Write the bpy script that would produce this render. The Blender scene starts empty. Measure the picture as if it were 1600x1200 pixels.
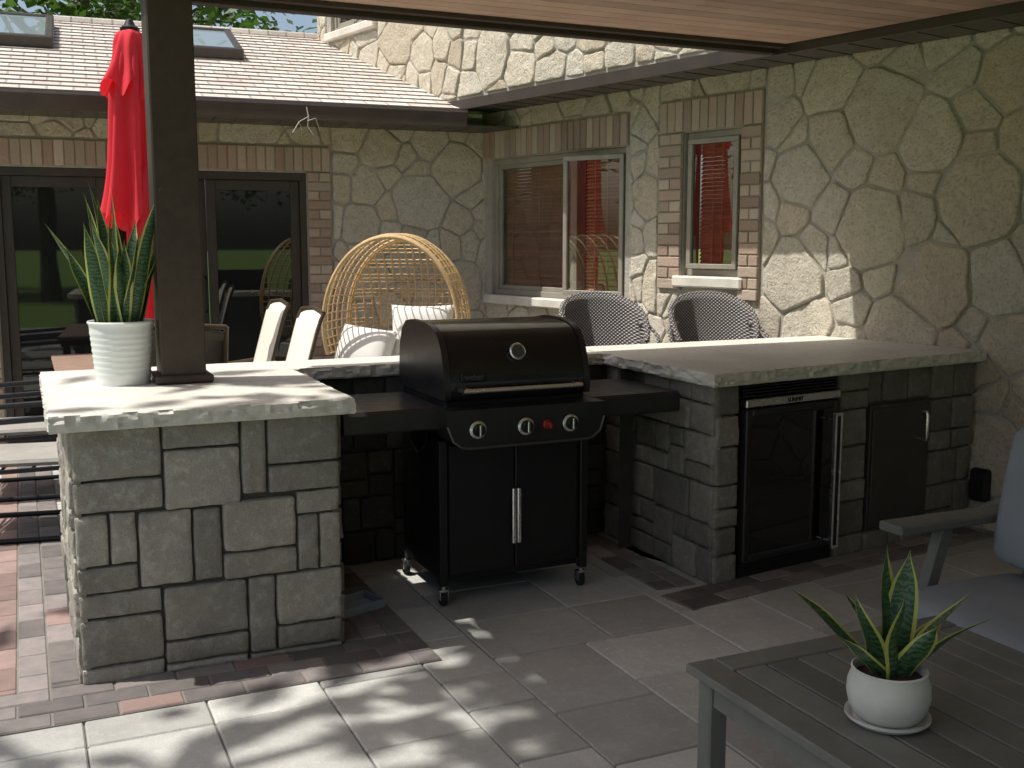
import bpy, math, random, bmesh
from mathutils import Vector, Matrix, noise, Euler
random.seed(7)
R=math.radians
SC=bpy.context.scene
COL=SC.collection

# ---------------------------------------------------------------- mesh builder
class MB:
    def __init__(s): s.v=[];s.f=[];s.t=[];s.m=[]
    def add(s,vs,fs,tone=.5,m=0,M=None):
        o=len(s.v)
        for p in vs:
            p=Vector(p)
            if M is not None: p=M@p
            s.v.append(p)
        for i,f in enumerate(fs):
            s.f.append([o+k for k in f]); s.m.append(m)
            s.t.append(tone[i] if isinstance(tone,list) else tone)
    def box(s,x0,x1,y0,y1,z0,z1,tone=.5,m=0,bv=0.0,M=None):
        if bv<=0:
            vs=[(x,y,z) for x in(x0,x1) for y in(y0,y1) for z in(z0,z1)]
            fs=[(0,1,3,2),(4,6,7,5),(0,4,5,1),(2,3,7,6),(0,2,6,4),(1,5,7,3)]
            s.add(vs,fs,tone,m,M);return
        c=Vector(((x0+x1)/2,(y0+y1)/2,(z0+z1)/2));h=Vector((abs(x1-x0)/2,abs(y1-y0)/2,abs(z1-z0)/2))
        bv=min(bv,min(h)*.9)
        vs=[];idx={}
        for sx in(-1,1):
            for sy in(-1,1):
                for sz in(-1,1):
                    sg=(sx,sy,sz)
                    for a in range(3):
                        p=[c[k]+sg[k]*(h[k]-(0 if k==a else bv)) for k in range(3)]
                        idx[(sg,a)]=len(vs);vs.append(p)
        fs=[]
        for a in range(3):
            b,d=[k for k in range(3) if k!=a]
            for sa in(-1,1):
                q=[]
                for sb,sd in((-1,-1),(1,-1),(1,1),(-1,1)):
                    g=[0,0,0];g[a]=sa;g[b]=sb;g[d]=sd;q.append(idx[(tuple(g),a)])
                fs.append(q)
        for cax in range(3):
            a,b=[k for k in range(3) if k!=cax]
            for sa in(-1,1):
                for sb in(-1,1):
                    g0=[0,0,0];g0[a]=sa;g0[b]=sb;g0[cax]=-1;g1=list(g0);g1[cax]=1
                    g0=tuple(g0);g1=tuple(g1)
                    fs.append([idx[(g0,a)],idx[(g1,a)],idx[(g1,b)],idx[(g0,b)]])
        for sx in(-1,1):
            for sy in(-1,1):
                for sz in(-1,1):
                    fs.append([idx[((sx,sy,sz),k)] for k in range(3)])
        s.add(vs,fs,tone,m,M)
    def prism(s,poly,z0,z1,tone=.5,m=0,M=None):
        n=len(poly);vs=[(x,y,z0) for x,y in poly]+[(x,y,z1) for x,y in poly]
        fs=[list(range(n))[::-1],list(range(n,2*n))]+[[i,(i+1)%n,n+(i+1)%n,n+i] for i in range(n)]
        s.add(vs,fs,tone,m,M)
    def extr_x(s,prof,x0,x1,tone=.5,m=0,M=None):
        n=len(prof);vs=[(x0,y,z) for y,z in prof]+[(x1,y,z) for y,z in prof]
        fs=[list(range(n)),list(range(n,2*n))[::-1]]+[[i,(i+1)%n,n+(i+1)%n,n+i] for i in range(n)]
        s.add(vs,fs,tone,m,M)
    def tube(s,pts,r,n=8,closed=False,tone=.5,m=0,M=None):
        pts=[Vector(p) for p in pts];N=len(pts)
        rr=r if isinstance(r,(list,tuple)) else [r]*N
        vs=[];up=None
        for i,p in enumerate(pts):
            if closed: t=(pts[(i+1)%N]-pts[i-1])
            else: t=pts[min(i+1,N-1)]-pts[max(i-1,0)]
            t=t.normalized() if t.length>1e-9 else Vector((0,0,1))
            if up is None: up=Vector((0,0,1)) if abs(t.z)<.9 else Vector((1,0,0))
            a=t.cross(up)
            if a.length<1e-4: a=t.cross(Vector((1,0.3,0)))
            a.normalize();b=a.cross(t).normalized();up=b
            for k in range(n):
                an=2*math.pi*k/n
                vs.append(p+a*math.cos(an)*rr[i]+b*math.sin(an)*rr[i])
        fs=[]
        for i in range(N if closed else N-1):
            j=(i+1)%N
            for k in range(n):
                fs.append([i*n+k,i*n+(k+1)%n,j*n+(k+1)%n,j*n+k])
        if not closed:
            fs.append(list(range(n))[::-1]);fs.append([(N-1)*n+k for k in range(n)])
        s.add(vs,fs,tone,m,M)
    def lathe(s,prof,n=32,tone=.5,m=0,M=None):
        vs=[];fs=[]
        for r,z in prof:
            for k in range(n):
                a=2*math.pi*k/n;vs.append((r*math.cos(a),r*math.sin(a),z))
        for i in range(len(prof)-1):
            for k in range(n):
                fs.append([i*n+k,i*n+(k+1)%n,(i+1)*n+(k+1)%n,(i+1)*n+k])
        fs.append(list(range(n))[::-1]);fs.append([(len(prof)-1)*n+k for k in range(n)])
        s.add(vs,fs,tone,m,M)
    def grid(s,fn,nu,nv,tone=None,m=0,M=None):
        vs=[fn(i/nu,j/nv) for i in range(nu+1) for j in range(nv+1)]
        fs=[];ts=[]
        for i in range(nu):
            for j in range(nv):
                a=i*(nv+1)+j;fs.append([a,a+1,a+nv+2,a+nv+1])
                ts.append(tone((i+.5)/nu,(j+.5)/nv) if tone else .5)
        s.add(vs,fs,ts,m,M)
    def obj(s,name,mats,parent=None,loc=(0,0,0),rot=(0,0,0),sharp=35,recalc=True,label=None):
        me=bpy.data.meshes.new(name)
        me.from_pydata([tuple(p) for p in s.v],[],s.f);
        if not isinstance(mats,(list,tuple)): mats=[mats]
        for mt in mats: me.materials.append(mt)
        me.polygons.foreach_set('material_index',s.m)
        at=me.attributes.new('tone','FLOAT','FACE');at.data.foreach_set('value',[float(x) for x in s.t])
        me.update()
        if recalc:
            bm=bmesh.new();bm.from_mesh(me);bmesh.ops.recalc_face_normals(bm,faces=bm.faces);bm.to_mesh(me);bm.free()
        me.polygons.foreach_set('use_smooth',[True]*len(me.polygons))
        try: me.set_sharp_from_angle(angle=R(sharp))
        except Exception: pass
        o=bpy.data.objects.new(name,me);COL.objects.link(o)
        o.location=loc;o.rotation_euler=rot
        if parent: o.parent=parent
        if label:o['label']=label
        return o

def thing(name,label,cat,loc=(0,0,0),rz=0,group=None):
    e=bpy.data.objects.new(name,None);COL.objects.link(e);e.empty_display_size=.2
    e.location=loc;e.rotation_euler=(0,0,rz);e['label']=label;e['category']=cat
    if group:e['group']=group
    return e
def sub(name,parent,loc=(0,0,0),rz=0,label=None):
    e=bpy.data.objects.new(name,None);COL.objects.link(e);e.parent=parent;e.location=loc;e.rotation_euler=(0,0,rz)
    if label:e['label']=label
    return e
def copy_thing(t,loc,rz,label=None):
    def rec(o,par):
        c=o.copy();COL.objects.link(c)
        if par is not None:
            c.parent=par
        for ch in list(o.children): rec(ch,c)
        return c
    c=rec(t,None);c.location=loc;c.rotation_euler=(0,0,rz)
    if label:c['label']=label
    return c

# ---------------------------------------------------------------- materials
class NT:
    def __init__(s,name):
        s.mat=bpy.data.materials.new(name);s.mat.use_nodes=True;s.nt=s.mat.node_tree
        s.b=s.nt.nodes['Principled BSDF'];s.out=s.nt.nodes['Material Output']
    def n(s,t,**k):
        x=s.nt.nodes.new(t)
        for a,b in k.items(): setattr(x,a,b)
        return x
    def l(s,a,b): s.nt.links.new(a,b)
    def math(s,op,a,b=None,c=None,clamp=False):
        x=s.n('ShaderNodeMath',operation=op);x.use_clamp=clamp
        for i,v in enumerate((a,b,c)):
            if v is None: continue
            if isinstance(v,(int,float)): x.inputs[i].default_value=v
            else: s.l(v,x.inputs[i])
        return x.outputs[0]
    def noise(s,vec,scale,detail=4,rough=.55):
        x=s.n('ShaderNodeTexNoise');x.inputs['Scale'].default_value=scale;x.inputs['Detail'].default_value=detail;x.inputs['Roughness'].default_value=rough
        if vec is not None: s.l(vec,x.inputs['Vector'])
        return x
    def ramp(s,fac,stops):
        x=s.n('ShaderNodeValToRGB');e=x.color_ramp.elements
        while len(e)<len(stops): e.new(.5)
        for i,(p,c) in enumerate(stops):
            e[i].position=p;e[i].color=(c[0],c[1],c[2],1)
        s.l(fac,x.inputs[0]);return x.outputs[0]
    def mix(s,fac,a,b,blend='MIX'):
        x=s.n('ShaderNodeMix',data_type='RGBA',blend_type=blend)
        for v,i in((fac,0),(a,6),(b,7)):
            if isinstance(v,(int,float)): x.inputs[i].default_value=v
            elif isinstance(v,(tuple,list)): x.inputs[i].default_value=(v[0],v[1],v[2],1)
            else: s.l(v,x.inputs[i])
        return x.outputs[2]
    def bump(s,h,st=.3,dist=.01):
        x=s.n('ShaderNodeBump');x.inputs['Strength'].default_value=st;x.inputs['Distance'].default_value=dist
        s.l(h,x.inputs['Height']);s.l(x.outputs[0],s.b.inputs['Normal']);return x
    def obj(s): return s.n('ShaderNodeTexCoord').outputs['Object']
    def tone(s):
        x=s.n('ShaderNodeAttribute');x.attribute_name='tone';return x.outputs['Fac']

def mat(name,c1,c2=None,ns=6,rough=.6,metal=0,bump=0,bs=60,bd=.004,ta=0,spec=.5,coat=0):
    m=NT(name);co=m.obj()
    c2=c2 or tuple(x*.75 for x in c1)
    n=m.noise(co,ns,6)
    f=m.ramp(n.outputs[0],[(.3,(0,0,0)),(.7,(1,1,1))])
    c=m.mix(f,c1,c2)
    if ta:
        k=m.math('MULTIPLY_ADD',m.tone(),2*ta,1-ta)
        h=m.n('ShaderNodeHueSaturation');m.l(c,h.inputs['Color']);m.l(k,h.inputs['Value']);c=h.outputs[0]
    m.l(c,m.b.inputs['Base Color'])
    r=m.noise(co,ns*3,3)
    m.l(m.math('MULTIPLY_ADD',r.outputs[0],.25,rough-.125,clamp=True),m.b.inputs['Roughness'])
    m.b.inputs['Metallic'].default_value=metal
    m.b.inputs['Specular IOR Level'].default_value=spec
    if coat: m.b.inputs['Coat Weight'].default_value=coat;m.b.inputs['Coat Roughness'].default_value=.08
    if bump: m.bump(m.noise(co,bs,5).outputs[0],bump,bd)
    return m.mat

def flagstone():
    m=NT('flagstone');co=m.obj();t=m.tone()
    base=m.ramp(t,[(0,(.64,.56,.43)),(.18,(.82,.75,.60)),(.36,(.70,.66,.56)),(.55,(.88,.82,.68)),(.72,(.76,.65,.50)),(.86,(.83,.79,.68)),(1,(.68,.61,.49))])
    n0=m.noise(co,3.2,5,.6);n1=m.noise(co,14,8,.7);n2=m.noise(co,60,6,.7)
    base=m.mix(m.math('MULTIPLY',m.ramp(n0.outputs[0],[(.4,(0,0,0)),(.7,(1,1,1))]),.35),base,(.69,.58,.44))
    base=m.mix(m.math('MULTIPLY',m.ramp(n1.outputs[0],[(.42,(0,0,0)),(.66,(1,1,1))]),.5),base,(.54,.47,.36))
    base=m.mix(m.math('MULTIPLY',m.ramp(n2.outputs[0],[(.50,(0,0,0)),(.64,(1,1,1))]),.55),base,(.36,.31,.24))
    m.l(base,m.b.inputs['Base Color']);m.b.inputs['Roughness'].default_value=.92;m.b.inputs['Specular IOR Level'].default_value=.25
    h=m.math('ADD',m.math('MULTIPLY',n1.outputs[0],1.1),m.math('MULTIPLY',n2.outputs[0],.7))
    m.bump(h,1.0,.03)
    return m.mat

def shingles():
    m=NT('roof_shingle');co=m.obj()
    b=m.n('ShaderNodeTexBrick');b.offset=.5;b.inputs['Scale'].default_value=1
    b.inputs['Brick Width'].default_value=.17;b.inputs['Row Height'].default_value=.13;b.inputs['Mortar Size'].default_value=.008
    b.inputs['Color1'].default_value=(.72,.65,.58,1);b.inputs['Color2'].default_value=(.38,.32,.285,1);b.inputs['Mortar'].default_value=(.10,.085,.075,1)
    m.l(co,b.inputs['Vector'])
    n=m.noise(co,120,3);n2=m.noise(co,2,3)
    c=m.mix(.35,b.outputs['Color'],m.ramp(n.outputs[0],[(.3,(.28,.24,.21)),(.7,(.80,.74,.67))]))
    c=m.mix(m.math('MULTIPLY',n2.outputs[0],.35),c,(.66,.60,.54))
    m.l(c,m.b.inputs['Base Color']);m.b.inputs['Roughness'].default_value=.95
    m.bump(m.math('SUBTRACT',n.outputs[0],m.math('MULTIPLY',b.outputs['Fac'],3)),.5,.006);return m.mat

def blockstone(name,c1,c2,c3,spk=.35,rg=1.0):
    m=NT(name);co=m.obj()
    n0=m.noise(co,1.1,5,.6);n1=m.noise(co,5,8,.65);n2=m.noise(co,28,7,.7);n3=m.noise(co,140,3,.6)
    c=m.mix(m.ramp(n1.outputs[0],[(.32,(0,0,0)),(.68,(1,1,1))]),c1,c2)
    c=m.mix(m.math('MULTIPLY',m.ramp(n2.outputs[0],[(.50,(0,0,0)),(.68,(1,1,1))]),spk),c,c3)
    c=m.mix(m.math('MULTIPLY',m.ramp(n3.outputs[0],[(.55,(0,0,0)),(.68,(1,1,1))]),.4),c,tuple(x*.45 for x in c1))
    c=m.mix(m.math('MULTIPLY',m.ramp(n0.outputs[0],[(.38,(0,0,0)),(.62,(1,1,1))]),.4),c,tuple(x*.72 for x in c2))
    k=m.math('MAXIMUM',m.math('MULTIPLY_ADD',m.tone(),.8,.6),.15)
    h=m.n('ShaderNodeHueSaturation');m.l(c,h.inputs['Color']);m.l(k,h.inputs['Value'])
    m.l(h.outputs[0],m.b.inputs['Base Color']);m.b.inputs['Roughness'].default_value=.92
    m.b.inputs['Specular IOR Level'].default_value=.3
    m.bump(m.math('ADD',n2.outputs[0],m.math('MULTIPLY',n3.outputs[0],.5)),.8*rg,.009*rg);return m.mat

def glassmat(name,ior,tint=(.012,.014,.013),transp=False):
    m=NT(name)
    if transp:
        m.nt.nodes.remove(m.b)
        t=m.n('ShaderNodeBsdfTransparent');t.inputs[0].default_value=(.82,.84,.82,1)
        g=m.n('ShaderNodeBsdfGlossy');g.inputs['Roughness'].default_value=.012
        f=m.n('ShaderNodeFresnel');f.inputs[0].default_value=ior
        x=m.n('ShaderNodeMixShader');m.l(m.math('MULTIPLY',f.outputs[0],2.2,clamp=True),x.inputs[0]);m.l(t.outputs[0],x.inputs[1]);m.l(g.outputs[0],x.inputs[2])
        m.l(x.outputs[0],m.out.inputs[0]);return m.mat
    m.b.inputs['Base Color'].default_value=(*tint,1);m.b.inputs['Roughness'].default_value=.02;m.b.inputs['IOR'].default_value=ior
    return m.mat

def leafmat(name,a,b,tr=.4):
    m=NT(name);t=m.tone()
    c=m.mix(t,a,b);m.l(c,m.b.inputs['Base Color']);m.b.inputs['Roughness'].default_value=.55
    d=m.n('ShaderNodeBsdfTranslucent');cc=m.mix(.5,c,(a[0]*2.2,a[1]*2.6,a[2]));m.l(cc,d.inputs[0])
    x=m.n('ShaderNodeMixShader');x.inputs[0].default_value=tr;m.l(m.b.outputs[0],x.inputs[1]);m.l(d.outputs[0],x.inputs[2]);m.l(x.outputs[0],m.out.inputs[0])
    return m.mat

def snakeleaf():
    m=NT('snake_plant_leaf');co=m.obj();t=m.tone()
    w=m.n('ShaderNodeTexWave',wave_type='BANDS',bands_direction='Z');w.inputs['Scale'].default_value=22;w.inputs['Distortion'].default_value=9;w.inputs['Detail'].default_value=3;w.inputs['Detail Scale'].default_value=2
    m.l(co,w.inputs['Vector'])
    g=m.mix(w.outputs['Fac'],(.014,.05,.022),(.07,.14,.065))
    c=m.mix(m.math('GREATER_THAN',t,.7),g,(.42,.44,.11));m.l(c,m.b.inputs['Base Color']);m.b.inputs['Roughness'].default_value=.38
    return m.mat

def weave(name,a,b,sx=60,sz=60):
    m=NT(name);co=m.obj()
    def wv(d,s):
        w=m.n('ShaderNodeTexWave',wave_type='BANDS',bands_direction=d);w.inputs['Scale'].default_value=s;w.inputs['Distortion'].default_value=.6;m.l(co,w.inputs['Vector']);return w.outputs['Fac']
    x=wv('X',sx);z=wv('Z',sz)
    a1=m.math('ABSOLUTE',m.math('SUBTRACT',x,z))
    c=m.mix(m.ramp(a1,[(.1,(0,0,0)),(.75,(1,1,1))]),a,b);m.l(c,m.b.inputs['Base Color']);m.b.inputs['Roughness'].default_value=.5
    m.bump(a1,.9,.008);return m.mat

def lawnmat():
    m=NT('lawn_grass');co=m.obj();n=m.noise(co,.6,6);n2=m.noise(co,30,4)
    c=m.mix(n.outputs[0],(.10,.19,.03),(.20,.30,.06));c=m.mix(m.math('MULTIPLY',n2.outputs[0],.5),c,(.24,.36,.07))
    m.l(c,m.b.inputs['Base Color']);m.b.inputs['Roughness'].default_value=.9;m.bump(n2.outputs[0],1,.04);return m.mat

FLAG=flagstone();SHIN=shingles();LAWN=lawnmat()
FMORT=mat('flagstone_mortar',(.46,.43,.37),(.36,.335,.285),12,.95,bump=.8,bs=50,bd=.01)
BLOCK=blockstone('tumbled_block',(.38,.35,.295),(.275,.255,.215),(.60,.575,.51),.5)
CORE=mat('mortar_core',(.10,.092,.08),rough=.95,bump=.4)
PAVE=blockstone('concrete_paver',(.50,.495,.46),(.41,.405,.38),(.64,.63,.585),.45,.45)
SAND=mat('joint_sand',(.22,.205,.175),rough=.95,bump=.5,bs=200)
BPAVE=mat('brick_paver',(.22,.188,.175),(.155,.14,.135),14,.9,bump=.5,bs=80,ta=.4)
BPRED=mat('red_brick_paver',(.27,.18,.155),(.20,.145,.13),14,.9,bump=.5,bs=80,ta=.35)
def _brick():
    m=NT('house_brick');co=m.obj();n=m.noise(co,40,5);c=m.ramp(m.tone(),[(0,(.26,.17,.13)),(.3,(.44,.31,.23)),(.55,(.52,.42,.32)),(.8,(.33,.25,.19)),(1,(.60,.50,.40))])
    c=m.mix(m.math('MULTIPLY',n.outputs[0],.6),c,(.36,.295,.235));m.l(c,m.b.inputs['Base Color']);m.b.inputs['Roughness'].default_value=.9;m.bump(n.outputs[0],.8,.007);return m.mat
BRICK=_brick()
MORT=mat('wall_mortar',(.38,.345,.29),rough=.95,bump=.4)
def _slab():
    m=NT('limestone_slab');co=m.obj();n1=m.noise(co,3,7,.6);n2=m.noise(co,45,6,.65)
    c=m.mix(m.ramp(n1.outputs[0],[(.3,(0,0,0)),(.7,(1,1,1))]),(.75,.72,.64),(.60,.575,.505))
    c=m.mix(m.math('MULTIPLY',m.ramp(n2.outputs[0],[(.45,(0,0,0)),(.7,(1,1,1))]),.45),c,(.44,.42,.365))
    m.l(c,m.b.inputs['Base Color']);m.l(m.math('MULTIPLY_ADD',n2.outputs[0],.3,.40),m.b.inputs['Roughness']);m.bump(n2.outputs[0],.4,.006);return m.mat
SLAB=_slab()
BRONZE=mat('bronze_aluminium',(.055,.046,.038),rough=.45,metal=.2)
GUT=mat('brown_gutter',(.075,.06,.05),rough=.35,metal=.3)
SOFF=mat('brown_soffit',(.12,.105,.085),rough=.6)
POSTM=mat('brown_post_wrap',(.058,.038,.027),(.042,.028,.02),30,.5,bump=.2,bs=20)
CEIL=mat('cedar_ceiling_plank',(.68,.455,.35),(.56,.36,.27),5,.5,ta=.25)
WINFR=mat('taupe_window_frame',(.36,.33,.27),rough=.5)
SILL=mat('limestone_sill',(.78,.74,.65),rough=.85,bump=.4)
BLIND=mat('wood_blind',(.74,.35,.21),(.64,.29,.16),10,.5,ta=.2)
DARKIN=mat('dark_interior',(.02,.018,.016),rough=.9)
GDOOR=glassmat('door_glass',1.65);GWIN=glassmat('window_glass',1.7,transp=True)
SKYL=glassmat('skylight_glass',1.7,(.22,.27,.28))
BLKE=mat('black_enamel',(.010,.010,.011),(.008,.008,.009),4,.22,spec=.35,coat=.3)
BLKM=mat('black_metal',(.014,.014,.015),rough=.45,metal=.3)
SHELFM=mat('charcoal_shelf',(.06,.057,.06),rough=.33,metal=.7)
CAST=mat('cast_aluminium',(.14,.14,.145),rough=.4,metal=.8)
STEEL=mat('stainless_steel',(.80,.80,.80),(.68,.68,.68),5,.25,metal=1)
DSTEEL=mat('dark_cabinet_door',(.085,.08,.073),(.065,.061,.055),4,.4,metal=.5)
RUB=mat('black_rubber',(.015,.015,.015),rough=.8)
REDK=mat('red_knob',(.35,.02,.02),rough=.3)
def _red():
    m=NT('red_canvas');co=m.obj();n=m.noise(co,8,4)
    c=m.mix(n.outputs[0],(.88,.05,.08),(.76,.035,.055));m.l(c,m.b.inputs['Base Color']);m.b.inputs['Roughness'].default_value=.85
    d=m.n('ShaderNodeBsdfTranslucent');d.inputs[0].default_value=(.85,.03,.05,1)
    x=m.n('ShaderNodeMixShader');x.inputs[0].default_value=.3;m.l(m.b.outputs[0],x.inputs[1]);m.l(d.outputs[0],x.inputs[2]);m.l(x.outputs[0],m.out.inputs[0]);return m.mat
RED=_red()
WHITEM=mat('white_painted_metal',(.76,.79,.78),(.70,.73,.72),5,.4)
WHITEC=mat('white_ceramic',(.64,.63,.59),(.50,.49,.45),9,.55,bump=.3,bs=30)
SOIL=mat('potting_soil',(.04,.028,.02),rough=.95,bump=1,bs=80)
SNAKE=snakeleaf()
RATT=mat('natural_rattan',(.68,.48,.25),(.52,.35,.165),25,.5)
CUSH=mat('ivory_cushion',(.80,.78,.73),(.74,.72,.67),5,.9,bump=.15,bs=200)
BCUSH=mat('beige_cushion',(.34,.32,.285),rough=.9)
GCUSH=mat('pale_grey_cushion',(.25,.275,.30),(.215,.24,.26),4,.9,bump=.3,bs=250)
WICK=weave('grey_wicker',(.035,.031,.03),(.33,.305,.29),14,15)
SLING=mat('cream_sling',(.80,.76,.66),(.74,.70,.60),5,.8,bump=.2,bs=250)
DSLING=mat('dark_sling',(.12,.105,.08),rough=.8)
FRAMEB=mat('bronze_chair_frame',(.12,.09,.06),rough=.4,metal=.5)
TTOP=mat('table_tile',(.36,.25,.19),(.28,.19,.145),12,.4)
GWOOD=mat('grey_stained_wood',(.165,.168,.153),(.12,.123,.112),7,.55,bump=.4,bs=40,ta=.25)
BARK=mat('tree_bark',(.10,.075,.055),(.06,.045,.035),12,.95,bump=1,bs=20,bd=.03)
LEAF=leafmat('tree_leaves',(.04,.08,.018),(.12,.18,.04))
V=Vector

# ---------------------------------------------------------------- setting: ground
g=MB();g.add([(-150,-150,-.03),(150,-150,-.03),(150,150,-.03),(-150,150,-.03)],[(0,1,2,3)])
o=g.obj('lawn',LAWN);o['kind']='structure'
pb=MB();U=.125;X0,Y0=-3.4,-2.97
nx,ny=66,92
occ=[[0]*ny for _ in range(nx)]
pb.box(X0,X0+nx*U,Y0,Y0+ny*U,-.06,-.010,m=1)
rng=random.Random(3)
for j in range(ny):
    for i in range(nx):
        if occ[i][j]: continue
        ss=[(3,3),(4,3),(3,2),(2,3),(2,2),(3,4)];rng.shuffle(ss);ss.sort(key=lambda q:-(q[0]*q[1]+rng.random()*7))
        for (w,h) in ss+[(2,1),(1,2),(1,1)]:
            if i+w<=nx and j+h<=ny and all(not occ[i+a][j+b] for a in range(w) for b in range(h)): break
        for a in range(w):
            for b in range(h): occ[i+a][j+b]=1
        gp=.0025;x=X0+i*U;y=Y0+j*U;dz=rng.uniform(-.0015,.0012)
        pb.box(x+gp,x+w*U-gp,y+gp,y+h*U-gp,-.04,dz,tone=rng.uniform(.22,.78),bv=.005)
o=pb.obj('patio',[PAVE,SAND]);o['kind']='structure'

bb=MB()
def band(p,d,L,rows,red=False,pr=.12):
    d=Vector(d).normalized()
    ang=math.atan2(d.y,d.x)
    M=Matrix.Translation((p[0],p[1],0))@Matrix.Rotation(ang,4,'Z')
    bb.box(0,L,0,rows*.1,-.005,.004,m=2,M=M)
    for r in range(rows):
        x=-(.1 if r%2 else 0)
        while x<L:
            a=max(x,0);b=min(x+.2,L)
            if b-a>.03:
                bb.box(a+.003,b-.003,r*.1+.003,r*.1+.097,0,.0085+rng.uniform(-.001,.001),tone=rng.random(),m=(1 if (red and r==0) or rng.random()<pr else 0),bv=.004,M=M)
            x+=.2
band((-.19,3.46),(1,0),1.49,3,False,.05)
band((-.19,8.2),(0,-1),4.44,3,True,.05)
band((1.30,3.765),(0,1),.9,3,pr=.03)
band((2.42,3.53),(.990,.139),2.05,2,pr=.0)
band((2.62,3.80),(0,1),.9,2,pr=.03)
o=bb.obj('brick_border',[BPAVE,BPRED,SAND]);o['kind']='structure'

# ---------------------------------------------------------------- house
house=thing('house','cream flagstone house with brick trimmed windows and brown gutters','house',(4.304,4.848,0),0)
H0=Vector((4.304,4.848,0))
TH=-math.atan2(.978,.208)
NOR=Vector((-.978,-.208,0))
OVH=.45
OP=H0+NOR*OVH
def wallmesh(x0,x1,z0,z1,ops,depth=.14,m=0):
    mb=MB()
    xs=sorted({x0,x1}|{v for o in ops for v in o[:2]});zs=sorted({z0,z1}|{v for o in ops for v in o[2:]})
    for i in range(len(xs)-1):
        for j in range(len(zs)-1):
            cx=(xs[i]+xs[i+1])/2;cz=(zs[j]+zs[j+1])/2
            if any(o[0]<cx<o[1] and o[2]<cz<o[3] for o in ops): continue
            mb.add([(xs[i],0,zs[j]),(xs[i+1],0,zs[j]),(xs[i+1],0,zs[j+1]),(xs[i],0,zs[j+1])],[(0,1,2,3)],m=m)
    for a,b,c,d in ops:
        e=depth
        mb.add([(a,0,c),(b,0,c),(b,0,d),(a,0,d),(a,e,c),(b,e,c),(b,e,d),(a,e,d)],[(0,4,5,1),(1,5,6,2),(2,6,7,3),(3,7,4,0)],m=m)
    return mb
def clip(poly,nx_,nz_,c):
    out=[];n=len(poly)
    for i in range(n):
        a=poly[i];b=poly[(i+1)%n];da=a[0]*nx_+a[1]*nz_-c;db=b[0]*nx_+b[1]*nz_-c
        if da<=0: out.append(a)
        if (da<0)!=(db<0) and abs(da-db)>1e-12:
            t=da/(da-db);out.append((a[0]+(b[0]-a[0])*t,a[1]+(b[1]-a[1])*t))
    return out
def area(p): return .5*abs(sum(p[i][0]*p[(i+1)%len(p)][1]-p[(i+1)%len(p)][0]*p[i][1] for i in range(len(p))))
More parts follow.
